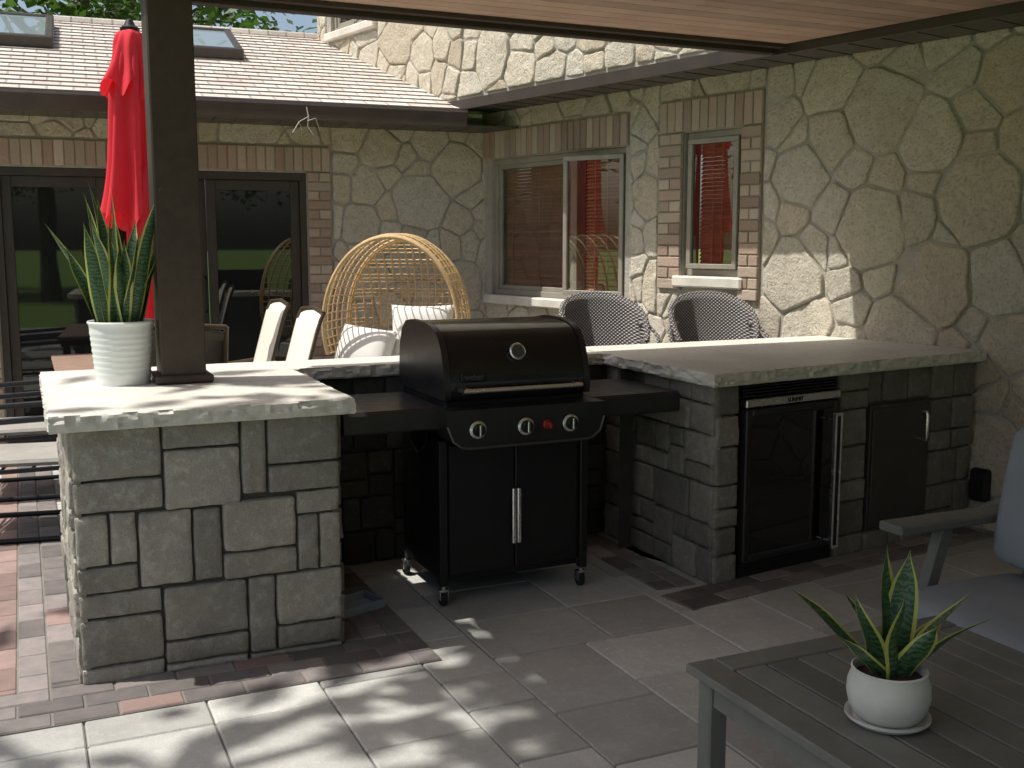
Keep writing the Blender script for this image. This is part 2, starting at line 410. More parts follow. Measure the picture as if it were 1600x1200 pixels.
def flagfacing(mb,x0,x1,z0,z1,holes,seed,m=0,gap=.0062):
    r=random.Random(seed);seeds=[]
    tries=int((x1-x0+.6)*(z1-z0+.6)*320)
    for _ in range(tries):
        p=(r.uniform(x0-.3,x1+.3),r.uniform(z0-.3,z1+.3));rad=r.choice([.06,.08,.10,.12,.135,.155,.17])
        ok=True
        for q in seeds:
            dx=p[0]-q[0]
            if abs(dx)<.42:
                if math.hypot(dx,p[1]-q[1])<(rad+q[2]): ok=False;break
        if ok: seeds.append((p[0],p[1],rad))
    for s_ in seeds:
        poly=[(s_[0]-.6,s_[1]-.6),(s_[0]+.6,s_[1]-.6),(s_[0]+.6,s_[1]+.6),(s_[0]-.6,s_[1]+.6)]
        for q in seeds:
            if q is s_: continue
            dx=q[0]-s_[0];dz=q[1]-s_[1]
            if abs(dx)>1.0: continue
            L=math.hypot(dx,dz)
            if L>1.0: continue
            k=(L*L+s_[2]**2*1.8-q[2]**2*1.8)/(2*L)
            ux,uz=dx/L,dz/L
            poly=clip(poly,ux,uz,s_[0]*ux+s_[1]*uz+k-gap)
            if len(poly)<3: break
        if len(poly)<3: continue
        for (a,b,c) in((1,0,x1-.004),(-1,0,-x0-.004),(0,1,z1),(0,-1,-z0)):
            poly=clip(poly,a,b,c)
            if len(poly)<3: break
        if len(poly)<3: continue
        pieces=[poly]
        for (hx0,hx1,hz0,hz1) in holes:
            nxt=[]
            for P_ in pieces:
                xs=[p[0] for p in P_];zs=[p[1] for p in P_]
                if max(xs)<=hx0 or min(xs)>=hx1 or max(zs)<=hz0 or min(zs)>=hz1: nxt.append(P_);continue
                L_=clip(P_,1,0,hx0-.008);R_=clip(P_,-1,0,-hx1-.008)
                mid=clip(clip(P_,-1,0,-hx0),1,0,hx1) if len(P_)>2 else []
                if len(L_)>2: nxt.append(L_)
                if len(R_)>2: nxt.append(R_)
                if len(mid)>2:
                    T_=clip(mid,0,-1,-hz1-.008);B_=clip(mid,0,1,hz0-.008)
                    if len(T_)>2: nxt.append(T_)
                    if len(B_)>2: nxt.append(B_)
            pieces=nxt
        for P_ in pieces:
            if area(P_)<.0012: continue
            Q=[]
            for i in range(len(P_)):
                if math.hypot(P_[i][0]-P_[i-1][0],P_[i][1]-P_[i-1][1])>.006: Q.append(P_[i])
            if len(Q)<3: continue
            for f in(.07,.22):
                N=[]
                for i in range(len(Q)):
                    a=Q[i];b=Q[(i+1)%len(Q)];N.append((a[0]+(b[0]-a[0])*f,a[1]+(b[1]-a[1])*f));N.append((b[0]+(a[0]-b[0])*f,b[1]+(a[1]-b[1])*f))
                Q=N
            st=.028;pts=[]
            for i in range(len(Q)):
                a=Q[i];b=Q[(i+1)%len(Q)];L=math.hypot(b[0]-a[0],b[1]-a[1]);k=max(1,int(L/st))
                for j in range(k): pts.append((a[0]+(b[0]-a[0])*j/k,a[1]+(b[1]-a[1])*j/k))
            cx=sum(p[0] for p in pts)/len(pts);cz=sum(p[1] for p in pts)/len(pts)
            tl=r.uniform(0,100);sl_x=r.uniform(-.05,.05);sl_z=r.uniform(-.05,.05);base=r.uniform(.010,.019)
            n=len(pts);vs=[];fs=[]
            for ri,(ins,hh) in enumerate(((0,-.004),(.0015,.6),(.006,.92),(.018,1.0),(.5,1.0))):
                for (x,z) in pts:
                    d=math.hypot(x-cx,z-cz) or 1e-6
                    jr=noise.noise(V((x*13,z*13,tl)))*.010
                    if ri<4: sc=max(.1,1-(ins-jr)/d)
                    else: sc=.5
                    X=cx+(x-cx)*sc;Z=cz+(z-cz)*sc
                    if ri==0: Y=.004
                    else: Y=-(hh*base+(X-cx)*sl_x+(Z-cz)*sl_z+noise.noise(V((X*9,Z*9,tl)))*.009+noise.noise(V((X*28,Z*28,tl+5)))*.005)
                    vs.append((X,Y,Z))
            vs.append((cx,-(base+noise.noise(V((cx*9,cz*9,tl)))*.009),cz))
            for ri in range(4):
                for i in range(n):
                    j=(i+1)%n;fs.append([ri*n+i,ri*n+j,(ri+1)*n+j,(ri+1)*n+i])
            for i in range(n): fs.append([4*n+i,4*n+(i+1)%n,5*n])
            mb.add(vs,fs,tone=r.random(),m=m)
W1=(-3.49,-1.85,1.05,2.155);W2=(-1.28,-.78,1.265,2.20)
wm=wallmesh(-3.62,7.5,0,2.56,[W1,W2],m=1)
flagfacing(wm,-3.60,3.2,0,2.54,[(-3.57,-1.80,1.0,2.385),(-1.51,-.60,1.15,2.415)],31)
wm.obj('wall',[FLAG,FMORT],house,(0,0,0),(0,0,TH),recalc=False,sharp=50)
def bricks(mb,x0,x1,z0,z1,vert=False,y=-.026,red=0):
    mb.box(x0,x1,y+.008,.012,z0,z1,m=1)
    if vert:
        rows=max(1,round((z1-z0)/.2));h=(z1-z0)/rows;n=max(1,round((x1-x0)/.072));w=(x1-x0)/n
        for r in range(rows):
            for k in range(n):
                mb.box(x0+k*w+.004,x0+(k+1)*w-.004,y-rng.uniform(0,.005),.01,z0+r*h+.004,z0+(r+1)*h-.004,tone=rng.random(),bv=.004)
    else:
        rows=max(1,round((z1-z0)/.072));h=(z1-z0)/rows
        for r in range(rows):
            n=max(1,round((x1-x0)/.19));w=(x1-x0)/n
            off=0 if (r%2==0 ) else -.5*w
            x=x0+off
            while x<x1-.01:
                a=max(x,x0);b=min(x+w,x1)
                if b-a>.02: mb.box(a+.004,b-.004,y-rng.uniform(0,.006),.01,z0+r*h+.004,z0+(r+1)*h-.004,tone=rng.random(),bv=.004)
                x+=w
def blinds(par,x0,x1,z0,z1,y):
    mb=MB();z=z0+.01
    while z<z1-.01:
        M=Matrix.Translation((0,y,z))@Matrix.Rotation(R(52),4,'X')
        mb.box(x0,x1,-.016,.016,-.0012,.0012,tone=rng.random(),M=M);z+=.027
    for x in (x0+.12,(x0+x1)/2,x1-.12): mb.box(x-.004,x+.004,y-.02,y-.018,z0,z1,tone=.9)
    mb.obj('blinds',BLIND,par)
def window(par,x0,x1,z0,z1,splits,rz,loc,withblind=True,sill=True,ajar={}):
    w=sub('window',par,loc,rz)
    fr=MB();t=.045
    fr.box(x0,x1,.03,.11,z1-t,z1,bv=.004);fr.box(x0,x1,.03,.11,z0,z0+t,bv=.004)
    edges=[x0]+splits+[x1]
    fr.box(x0,x0+t,.032,.108,z0+t,z1-t,bv=.004);fr.box(x1-t,x1,.032,.108,z0+t,z1-t,bv=.004)
    for s in splits: fr.box(s-.035,s+.035,.022,.112,z0+t,z1-t,bv=.004)
    gl=MB()
    for i in range(len(edges)-1):
        a=edges[i]+(t if i==0 else .035);b=edges[i+1]-(t if i==len(edges)-2 else .035);s=.035
        if i in ajar:
            f2=MB();g2=MB();wd_=b-a-.004
            f2.box(-wd_,0,-.02,.02,z0+t+.003,z0+t+s,bv=.003);f2.box(-wd_,0,-.02,.02,z1-t-s,z1-t-.003,bv=.003)
            f2.box(-wd_,-wd_+s,-.019,.019,z0+t+s,z1-t-s,bv=.003);f2.box(-s,0,-.019,.019,z0+t+s,z1-t-s,bv=.003)
            g2.add([(-wd_+s,0,z0+t+s),(-s,0,z0+t+s),(-s,0,z1-t-s),(-wd_+s,0,z1-t-s)],[(0,1,2,3)])
            f2.obj('sash',WINFR,w,(b-.002,.03,0),(0,0,R(ajar[i])));g2.obj('glass',GWIN,w,(b-.002,.03,0),(0,0,R(ajar[i])),recalc=False)
        else:
            fr.box(a,b,.045,.09,z0+t,z0+t+s,bv=.003);fr.box(a,b,.045,.09,z1-t-s,z1-t,bv=.003)
            fr.box(a,a+s,.047,.088,z0+t+s,z1-t-s,bv=.003);fr.box(b-s,b,.047,.088,z0+t+s,z1-t-s,bv=.003)
            gl.add([(a+s,.065,z0+t+s),(b-s,.065,z0+t+s),(b-s,.065,z1-t-s),(a+s,.065,z1-t-s)],[(0,1,2,3)])
        if withblind: blinds(w,a+s-.03,b-s+.03,z0+t+s-.03,z1-t-s+.03,.115)
    fr.obj('frame',WINFR,w)
    if gl.v: gl.obj('glass',GWIN,w,recalc=False)
    it=MB();it.box(x0-.1,x1+.1,.5,.52,z0-.1,z1+.1);it.obj('room_backdrop',DARKIN,w)  # added near-black panel, its colour stands in for the unlit room
    if sill:
        sl=MB();sl.box(x0-.06,x1+.05,-.05,.06,z0-.075,z0-.002,bv=.01);sl.obj('sill',SILL,w)
    return w
window(house,W1[0],W1[1],W1[2],W1[3],[-2.45],TH,(0,0,0),ajar={1:17})
window(house,W2[0],W2[1],W2[2],W2[3],[],TH,(0,0,0),ajar={0:5})
bk=MB()
bricks(bk,-3.56,-1.82,2.16,2.38,True)
bricks(bk,-1.50,-.61,2.205,2.41,True)
bricks(bk,-1.50,-1.285,1.17,2.20);bricks(bk,-.775,-.61,1.12,2.20)
bk.obj('brick_surround',[BRICK,MORT],house,(0,0,0),(0,0,TH))
OFF=NOR*OVH
WU=(-5.42,-4.6,3.40,4.5)
um=wallmesh(-5.68,7.5,2.55,5.6,[WU],m=1);
um.add([(-5.68,0,2.55),(-5.68,7,2.55),(-5.68,7,5.6),(-5.68,0,5.6)],[(0,1,2,3)],m=1)
flagfacing(um,-5.68,1.0,2.60,4.3,[(WU[0]-.08,WU[1]+.07,3.31,4.55)],33)
um.obj('upper_wall',[FLAG,FMORT],house,OFF,(0,0,TH),recalc=False,sharp=50)
window(house,WU[0],WU[1],WU[2],WU[3],[-5.0],TH,OFF,False)
s=MB();s.box(-5.7,7.5,-.012,OVH+.02,2.53,2.549,m=0);s.box(-5.69,7.5,-.030,-.001,2.50,2.575,m=1)
for k in range(60): s.box(-5.6+k*.2,-5.595+k*.2,0.0,OVH+.01,2.526,2.531,m=1)
s.obj('soffit',[SOFF,GUT],house,OFF,(0,0,TH))
s=MB();s.box(-6.1,7.6,-.05,7.4,5.6,5.75);s.obj('upper_roof',SHIN,house,OFF,(0,0,TH))
CL=Vector((3.557,8.36,0))-H0
TL=R(-3)
DO=(-3.72,-1.49,0,2.02)
wl=wallmesh(-4.12,.3,0,2.5,[DO],m=1)
wl.add([(-4.12,0,0),(-4.12,4,0),(-4.12,4,3.0),(-4.12,1.95,3.3),(-4.12,0,2.5)],[(0,1,2,3,4)],m=1)
flagfacing(wl,-4.10,.02,0,2.42,[(-3.96,-1.29,-1,2.23)],35)
wl.obj('wing_wall',[FLAG,FMORT],house,CL,(0,0,TL),recalc=False,sharp=50)
bk=MB();bricks(bk,-3.95,-1.30,2.03,2.22,True);bricks(bk,-1.485,-1.30,0,2.025);bricks(bk,-3.95,-3.725,0,2.025)
bk.obj('brick_surround',[BRICK,MORT],house,CL,(0,0,TL))
dr=sub('sliding_door',house,CL,TL)
fr=MB();fr.box(DO[0],DO[1],.0,.13,1.96,2.019,bv=.004);fr.box(DO[0],DO[1],.0,.13,0.0,.05,bv=.004);fr.box(DO[0],DO[0]+.05,.002,.13,.05,1.96);fr.box(DO[1]-.05,DO[1],.002,.13,.05,1.96)
gl=MB();pw=(DO[1]-DO[0]-.1)/3
for i in range(3):
    a=DO[0]+.05+i*pw;b=a+pw;y=.03+(.045 if i==1 else 0)
    fr.box(a,a+.07,y,y+.04,.05,1.96,bv=.004);fr.box(b-.07,b,y,y+.04,.05,1.96,bv=.004)
    fr.box(a+.07,b-.07,y,y+.04,.05,.15,bv=.004);fr.box(a+.07,b-.07,y,y+.04,1.88,1.96,bv=.004)
    gl.box(a+.07,b-.07,y+.017,y+.023,.15,1.88)
fr.obj('frame',BRONZE,dr);gl.obj('glass',GDOOR,dr)
h=MB();h.tube([(-2.28,-.01,.95),(-2.28,-.045,.97),(-2.28,-.045,1.2),(-2.28,-.01,1.22)],.009);h.obj('handle',BLKM,dr)
SL=.37;ey=-.47
def rz(y): return 2.50+(y-ey)*SL
Li=Matrix.Rotation(-TL,4,'Z')
def loc_l(p): return Li@(Vector((p[0],p[1],0))-Vector((3.557,8.36,0)))
def xat(y):
    a=loc_l((OP.x,OP.y));d=Li@Vector((-.208,.978,0));k=(y-a.y)/d.y;return a.x+d.x*k
ry=1.96
xr0=xat(ey)+.03;xr1=xat(ry)+.03
lx=-4.5
ang=math.atan(SL);Lr=(ry-ey)/math.cos(ang)
roof=MB()
nC=int(Lr/.13)+1
for k in range(nC):
    a=k*.13;b=min((k+1)*.13+.01,Lr)
    if b<=a: break
    f0=a/Lr;f1=b/Lr;xa=xr0+(xr1-xr0)*f0;xb=xr0+(xr1-xr0)*f1
    roof.add([(lx,a,.012),(xa,a,.012),(xb,b,.002),(lx,b,.002),(lx,a,-.0),(xa,a,0)],[(0,1,2,3),(0,4,5,1)])
roof.add([(lx,0,-.03),(xr0,0,-.03),(xr1,Lr,-.03),(lx,Lr,-.03)],[(0,1,2,3)])
re=sub('roof',house,CL,TL)
ro=roof.obj('shingles',SHIN,re,(0,ey,rz(ey)),(ang,0,0),recalc=False)
back=MB();back.add([(lx,0,0),(xr1+1.5,0,0),(xr1+1.5,3,-1.1),(lx,3,-1.1)],[(0,1,2,3)]);back.obj('back_slope',SHIN,re,(0,ry,rz(ry)),recalc=False)
rc=MB();rc.tube([(lx,ry,rz(ry)+.0),(xr1,ry,rz(ry)+.0)],.05,8);rc.obj('ridge_cap',SHIN,re)
def skylight(xa,xb,ya,yb):
    mb=MB();
    c=math.cos(ang)
    a=(ya-ey)/c;b=(yb-ey)/c
    mb.box(xa,xb,a,a+.06,0,.10,bv=.01);mb.box(xa,xb,b-.06,b,0,.10,bv=.01);mb.box(xa,xa+.06,a+.06,b-.06,0,.10,bv=.01);mb.box(xb-.06,xb,a+.06,b-.06,0,.10,bv=.01)
    mb.box(xa+.05,xb-.05,a+.05,b-.05,.02,.085,m=1)
    mb.obj('skylight',[BRONZE,SKYL],re,(0,ey,rz(ey)),(ang,0,0))
skylight(-4.15,-3.28,.80,1.70);skylight(-2.55,-1.83,.78,1.62)
gt=MB();gx1=xr0-.03
gt.extr_x([(ey-.09,2.49),(ey-.10,2.47),(ey-.085,2.43),(ey-.075,2.39),(ey-.06,2.37),(ey+.01,2.37),(ey+.01,2.49)],lx,gx1)
gt.obj('gutter',GUT,house,CL,(0,0,TL))
sf=MB();sf.box(lx,.3,ey+.012,0.0,2.375,2.39)
for k in range(30): sf.box(lx+.05+k*.16,lx+.056+k*.16,ey+.012,0,2.371,2.376,m=1)
sf.obj('soffit',[SOFF,GUT],house,CL,(0,0,TL))
tw=thing('dry_twig','thin pale dry twig caught hanging from gutter','twig',(1.93,7.80,2.38))
d=MB();d.tube([(0,0,.07),(.01,-.01,0),(.0,-.02,-.07),(.04,-.02,-.13)],.0035,5);d.tube([(.01,-.01,0),(-.06,-.02,-.04),(-.11,-.02,-.12)],.003,5);d.tube([(.0,-.02,-.03),(.06,-.02,-.01),(.09,-.02,-.10)],.0025,5);d.tube([(-.06,-.02,-.04),(-.04,-.02,-.11)],.002,5)
d.obj('stem',mat('dry_wood',(.72,.62,.58),rough=.8),tw)

# ---------------------------------------------------------------- patio cover
cov=thing('patio_cover','patio roof with cedar plank ceiling and dark brown post','pergola',(.56,4.42,0))
c0=Vector((.56,4.42,0))
ce=MB();y=-1.5
def xwall(Y): return OP.x-.2127*(Y-OP.y)-.045
while y<4.86:
    y1=min(y+.1,4.86)
    a=y+.003;b=y1-.003
    t=rng.random()
    ce.add([(.47-c0.x,a-c0.y,2.545),(xwall(a)-c0.x,a-c0.y,2.545),(xwall(b)-c0.x,b-c0.y,2.545),(.47-c0.x,b-c0.y,2.545),
            (.47-c0.x,a-c0.y,2.56),(xwall(a)-c0.x,a-c0.y,2.56),(xwall(b)-c0.x,b-c0.y,2.56),(.47-c0.x,b-c0.y,2.56)],
           [(0,1,2,3),(0,1,5,4),(1,2,6,5),(2,3,7,6),(3,0,4,7)],tone=t)
    y+=.1
ce.obj('ceiling',CEIL,cov)
rf=MB();rf.prism([(.46-c0.x,-1.5-c0.y),(xwall(-1.5)-c0.x,-1.5-c0.y),(xwall(4.86)-c0.x,4.86-c0.y),(.46-c0.x,4.86-c0.y)],2.562,2.68)
rf.obj('roof_deck',SHIN,cov)
fa=MB();fa.box(.43-c0.x,xwall(4.92)-c0.x,4.862-c0.y,4.92-c0.y,2.50,2.60,bv=.004);fa.box(.40-c0.x,.459-c0.x,-1.5-c0.y,4.861-c0.y,2.50,2.66,bv=.004)
fa.box(.49-c0.x,xwall(4.8)-c0.x,4.80-c0.y,4.85-c0.y,2.525,2.544)
fa.obj('fascia_beam',POSTM,cov)
po=MB()
po.box(-.085,.085,-.085,.085,.945,2.545,bv=.006)
po.box(-.11,.11,-.11,.11,.943,.975,bv=.006);
po.obj('post',POSTM,cov,rot=(0,0,0))
po=MB();po.box(-.085,.085,-5.5,-5.33,0,2.545,bv=.006);po.obj('post',POSTM,cov)

# ---------------------------------------------------------------- counter
ctr=thing('outdoor_kitchen_counter','U-shaped tumbled block counter with pale limestone top','counter',(0,0,0))
def stone(mb,O,ex,en,u0,u1,z0,z1,tone,prot=.0):
    w=u1-u0;h=z1-z0;gp=.0015
    def axis(L):
        n=max(2,int(L/.02));xs=[0,.004/L,.010/L]+[.018/L+(1-.036/L)*k/n for k in range(n+1)]+[1-.010/L,1-.004/L,1];return xs
    A=axis(w);B=axis(h);vs=[];fs=[]
    sd=Vector((u0*13.1+O.x*5,z0*9.7+O.y*3,tone*10))
    for a in A:
        for b in B:
            nx_=2*a-1;ny_=2*b-1
            k=1-.045*(abs(nx_)**9*abs(ny_)**9)
            px=(nx_*k+1)/2*(w-2*gp)+gp+u0;pz=(ny_*k+1)/2*(h-2*gp)+gp+z0
            d=min(a*w,(1-a)*w,b*h,(1-b)*h)
            chip=max(0,noise.noise(Vector((px*26,pz*26,9))+sd))*.010
            off=.011*(1-math.exp(-max(0,d-chip*.6)/.0045))
            nv=noise.noise(Vector((px*8,pz*8,0))+sd);nv2=noise.noise(Vector((px*30,pz*30,3))+sd);nv3=noise.noise(Vector((px*80,pz*80,3))+sd)
            off+=nv*.006+nv2*.0035+nv3*.0018
            if d<1e-6: off=-.03
            jx=noise.noise(Vector((px*16,pz*16,7))+sd)*.003
            p=O+ex*(px+(jx if d<.012 else 0))+Vector((0,0,pz+(jx if d<.012 else 0)))+en*(off+prot)
            vs.append(p)
    nb=len(B)
    for i in range(len(A)-1):
        for j in range(nb-1):
            q=i*nb+j;fs.append([q,q+1,q+nb+1,q+nb])
    mb.add(vs,fs,tone)
PAT=[(0,.32,0,.205),(.32,.61,0,.105),(.61,.71,0,.31),(.71,1,0,.20),(0,.32,.205,.33),(.32,.61,.105,.345),(.71,1,.20,.315),(0,.12,.33,.535),(.12,.22,.33,.535),
(.22,.42,.34,.64),(.42,.53,.345,.64),(.53,.82,.33,.54),(.82,1,.315,.415),(0,.22,.535,.64),(.53,.82,.54,.65),(.82,.91,.415,.65),(.91,1,.415,.65),
(0,.30,.64,.74),(.30,.62,.65,.87),(.62,.73,.65,.97),(.73,1,.65,.87),(0,.30,.74,.93),(.30,.62,.87,.96),(.73,1,.87,.97),(0,.30,.93,1),(.30,.62,.96,1),(.62,1,.97,1)]
def patface(mb,O,ex,en,W,Ht):
    for (a,b,c,d) in PAT:
        stone(mb,O,ex,en,a*W,b*W,(1-d)*Ht,(1-c)*Ht,rng.uniform(.25,.75),rng.uniform(-.004,.004))
def part(rects,mx,mz,r):
    out=[];st=list(rects)
    while st:
        a,b,c,d=st.pop();w=b-a;h=d-c
        if w<=mx and h<=mz and not(w*h>.035 and r.random()<.4): out.append((a,b,c,d));continue
        if w/mx>h/mz:
            s=a+w*(r.choice([.35,.5,.62]) if w>.2 else .5);st+=[(a,s,c,d),(s,b,c,d)]
        else:
            s=c+h*(r.choice([.38,.5,.6]));st+=[(a,b,c,s),(a,b,s,d)]
    return out
def randface(mb,O,ex,en,rects,mx=.30,mz=.20,seed=1,t0=.2,t1=.8):
    r=random.Random(seed)
    for (a,b,c,d) in part(rects,mx,mz,r): stone(mb,O,ex,en,a,b,c,d,r.uniform(t0,t1),r.uniform(-.004,.004))
HB=.885
sm=MB()
patface(sm,V((.11,3.745,0)),V((1,0,0)),V((0,-1,0)),.905,HB)
randface(sm,V((.11,4.95,0)),V((0,-1,0)),V((-1,0,0)),[(0,1.205,0,HB)],seed=4)
randface(sm,V((1.015,3.745,0)),V((0,1,0)),V((1,0,0)),[(0,.98,0,HB)],seed=5,t0=-.3,t1=.2)  # side of grill nook: recess shade put into the stone tone
randface(sm,V((1.03,4.71,0)),V((1,0,0)),V((0,-1,0)),[(0,1.63,0,HB)],seed=6,t0=-.55,t1=-.35)  # back of grill nook: deep shade painted in by negative stone tones
ex=V((.990,.139,0)).normalized();en=V((ex.y,-ex.x,0));OR=V((2.67,3.755,0))
randface(sm,OR,ex,en,[(0,.137,0,HB)],.2,.2,seed=8,t0=-.15,t1=.4)  # right block faces: same stone toned down, shade put into the colour
randface(sm,OR,ex,en,[(.775,.975,0,HB),(.975,1.44,.725,HB),(.975,1.44,0,.095),(1.44,1.80,0,HB)],.26,.2,seed=9,t0=-.2,t1=.3)
randface(sm,V((2.67,4.70,0)),V((0,-1,0)),V((-1,0,0)),[(0,.945,0,HB)],seed=11,t0=-.1,t1=.4)
def lp(s,y): 
    p=OR+ex*s-en*y;return (p.x,p.y)
co=sm
co.box(.125,1.0,3.76,4.94,.0,HB,m=1);co.box(1.0,2.69,4.725,4.94,0,HB,m=1)
co.prism([lp(.015,.012),lp(.125,.012),lp(.125,.66),lp(.0,.66),(2.685,4.5)],0,HB,m=1)
co.prism([lp(.79,.012),lp(1.80,.012),lp(1.72,.66),lp(.79,.66)],0,HB,m=1)
co.prism([(2.685,4.42),(4.36,4.66),(4.29,4.94),(2.685,4.94)],0,HB-.001,m=1)
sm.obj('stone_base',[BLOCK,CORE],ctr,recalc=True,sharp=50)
def slab(mb,poly,z0,z1):
    n=len(poly);pts=[];nr=[]
    for i in range(n):
        a=V((*poly[i],0));b=V((*poly[(i+1)%n],0));L=(b-a).length;k=max(1,int(L/.016));t=(b-a).normalized();nn=V((t.y,-t.x,0))
        for j in range(k):
            pts.append(a+(b-a)*j/k);nr.append(nn if j else (nn*.5))
    N=len(pts);rows=[0,.15,.35,.55,.75,.92,1];vs=[]
    for ri,rr in enumerate(rows):
        for i,p in enumerate(pts):
            q=p*17+V((0,0,rr*1.6))
            o=abs(noise.noise(q))*-.026+noise.noise(p*55+V((0,0,rr*7)))*.008+.006
            if rr==1: o=-.004+noise.noise(p*30)*.006
            if rr==0: o=-.006+noise.noise(p*30+V((3,3,3)))*.005
            v=p+nr[i]*o;v.z=z0+(z1-z0)*rr+(noise.noise(p*25)*.003 if 0<rr<1 else 0);vs.append(v)
    fs=[]
    for r in range(len(rows)-1):
        for i in range(N):
            j=(i+1)%N;fs.append([r*N+i,r*N+j,(r+1)*N+j,(r+1)*N+i])
    fs.append(list(range(N))[::-1]);fs.append([(len(rows)-1)*N+i for i in range(N)])
    mb.add(vs,fs)
for poly,dz in(([(.05,3.68),(1.06,3.68),(1.06,4.985),(.05,4.985)],0),([(1.058,4.655),(2.622,4.655),(2.622,4.985),(1.058,4.985)],-.002),
               ([(2.62,3.70),(4.48,3.96),(4.268,4.985),(2.62,4.985)],0)):
    sb=MB();slab(sb,poly,.883,.94+dz);sb.obj('countertop',SLAB,ctr,sharp=24)
rzr=math.atan2(ex.y,ex.x)
ad=sub('cabinet_door',ctr,(OR.x,OR.y,0),rzr)
d=MB();d.box(.985,1.43,-.014,.012,.105,.715,bv=.003);d.box(1.0,1.415,-.022,-.013,.12,.70,bv=.004);d.obj('door_panel',DSTEEL,ad)
d=MB();d.tube([(1.36,-.02,.66),(1.36,-.05,.66),(1.36,-.055,.645),(1.36,-.055,.535),(1.36,-.05,.52),(1.36,-.02,.52)],.008,8)
d.obj('handle',STEEL,ad)

def text_mesh(body,size,mt,parent,loc,rot,name='lettering',ext=.0008):
    cu=bpy.data.curves.new('t','FONT');cu.body=body;cu.size=size;cu.extrude=ext;cu.align_x='CENTER';cu.align_y='CENTER'
    to=bpy.data.objects.new('t',cu);COL.objects.link(to)
    dg=bpy.context.evaluated_depsgraph_get();me=bpy.data.meshes.new_from_object(to.evaluated_get(dg))
    bpy.data.objects.remove(to);me.materials.clear();me.materials.append(mt)
    o=bpy.data.objects.new(name,me);COL.objects.link(o);o.parent=parent;o.location=loc;o.rotation_euler=rot;return o
fc=OR+ex*.455
fr_=thing('beverage_fridge','black glass-door beverage fridge built into stone counter','fridge',(fc.x,fc.y,0),rzr)
d=MB();d.box(-.305,.305,.03,.60,.03,.872,bv=.003);d.obj('body',BLKM,fr_)
d=MB();d.box(-.30,-.262,-.03,.026,.08,.768,bv=.006);d.box(.262,.30,-.03,.026,.08,.768,bv=.006);d.box(-.262,.262,-.03,.026,.08,.115,bv=.006);d.box(-.262,.262,-.03,.026,.733,.768,bv=.006);d.box(-.262,.262,-.024,.02,.115,.733,m=1)
GFR=glassmat('fridge_glass',1.6,(.006,.006,.007))
dd=d.obj('door',[SHELFM,GFR],fr_)
d=MB();d.tube([(0,0,.115),(0,-.045,.115)],.008);d.tube([(0,0,.685),(0,-.045,.685)],.008)
d.box(-.024,-.012,-.064,-.040,.09,.715,bv=.004);d.box(.012,.024,-.064,-.040,.09,.715,bv=.004);d.box(-.013,.013,-.058,-.042,.09,.715,m=1);d.box(-.024,.024,-.065,-.039,.705,.72,bv=.003);d.box(-.024,.024,-.065,-.039,.085,.10,bv=.003)
d.obj('handle',[STEEL,BLKM],dd,(.222,-.03,0))
d=MB();d.box(-.30,.30,-.028,.028,.775,.812,bv=.005);d.obj('nameplate_strip',STEEL,fr_)
text_mesh('SUMMIT',.028,BLKM,fr_,(0,-.0295,.793),(R(90),0,0))
d=MB();
for k in range(4): d.box(-.30,.30,-.005,.028,.82+k*.014,.828+k*.014,bv=.001)
d.obj('vent',BLKM,fr_)
d=MB();d.box(-.30,.30,.0,.03,.0,.07)
d.obj('kick_plate',BLKM,fr_)

# ---------------------------------------------------------------- grill
gr=thing('gas_grill','black three-burner gas grill on casters between counters','grill',(1.83,4.23,0))
prof=[(-.288,.865),(-.295,.89),(-.290,.94),(-.274,1.00),(-.252,1.055),(-.225,1.098),(-.19,1.128),(-.14,1.146),(-.06,1.158),(.10,1.16),(.17,1.150),(.22,1.115),(.25,1.05),(.262,.95),(.262,.865)]
lid=sub('lid',gr)
d=MB();d.extr_x(prof,-.305,.298);d.obj('hood',BLKE,lid,sharp=30)
pr2=[(y*1.015,(z-.865)*1.02+.865) for y,z in prof]
for a,b in((-.33,-.304),(.297,.323)):
    d=MB();d.extr_x(pr2,a,b);d.obj('end_cap',SHELFM,lid,sharp=30)
d=MB();d.tube([(-.27,-.345,.905),(.26,-.345,.905)],.011,12)
for x in(-.25,.24): d.box(x-.014,x+.014,-.35,-.285,.893,.917,bv=.004)
d.obj('handle',STEEL,lid)
Mg=Matrix.Translation((-.0,-.262,1.045))@Matrix.Rotation(R(90-20),4,'X')
d=MB();d.lathe([(.0,0),(.036,0),(.036,.012),(.032,.016),(.030,.013),(.0,.013)],28,M=Mg);d.obj('temperature_gauge',STEEL,lid)
d=MB();d.lathe([(.0,.0),(.027,.0),(.027,.015),(0,.015)],24,M=Mg);d.obj('gauge_face',mat('gauge_dark',(.08,.08,.08),rough=.3),lid)
Mb=Matrix.Translation((-.205,-.292,.955))@Matrix.Rotation(R(-10),4,'X')
d=MB();d.box(-.055,.055,-.006,.004,-.02,.02,bv=.004,M=Mb);d.obj('badge',BLKM,lid)
text_mesh('weber',.032,CAST,lid,(-.205,-.2995,.955),(R(90-10),0,0))
d=MB();d.box(-.32,.32,-.26,.26,.70,.864,bv=.01);d.obj('firebox',BLKM,gr)
cp=sub('control_panel',gr)
d=MB()
face=[(-.365,.84),(-.36,.78),(-.335,.72),(-.30,.694),(-.27,.688),(.25,.688),(.28,.694),(.315,.72),(.335,.78),(.34,.84)]
n=len(face)
vs=[(x,-.40,z) for x,z in face]+[(x,-.25,z) for x,z in face]
d.add(vs,[list(range(n)),list(range(n,2*n))[::-1]]+[[i,(i+1)%n,n+(i+1)%n,n+i] for i in range(n)])
d.obj('panel',SHELFM,cp,sharp=30)
d=MB();d.tube([(x,-.402,z) for x,z in face[1:9]],.006,6);d.obj('trim',CAST,cp)
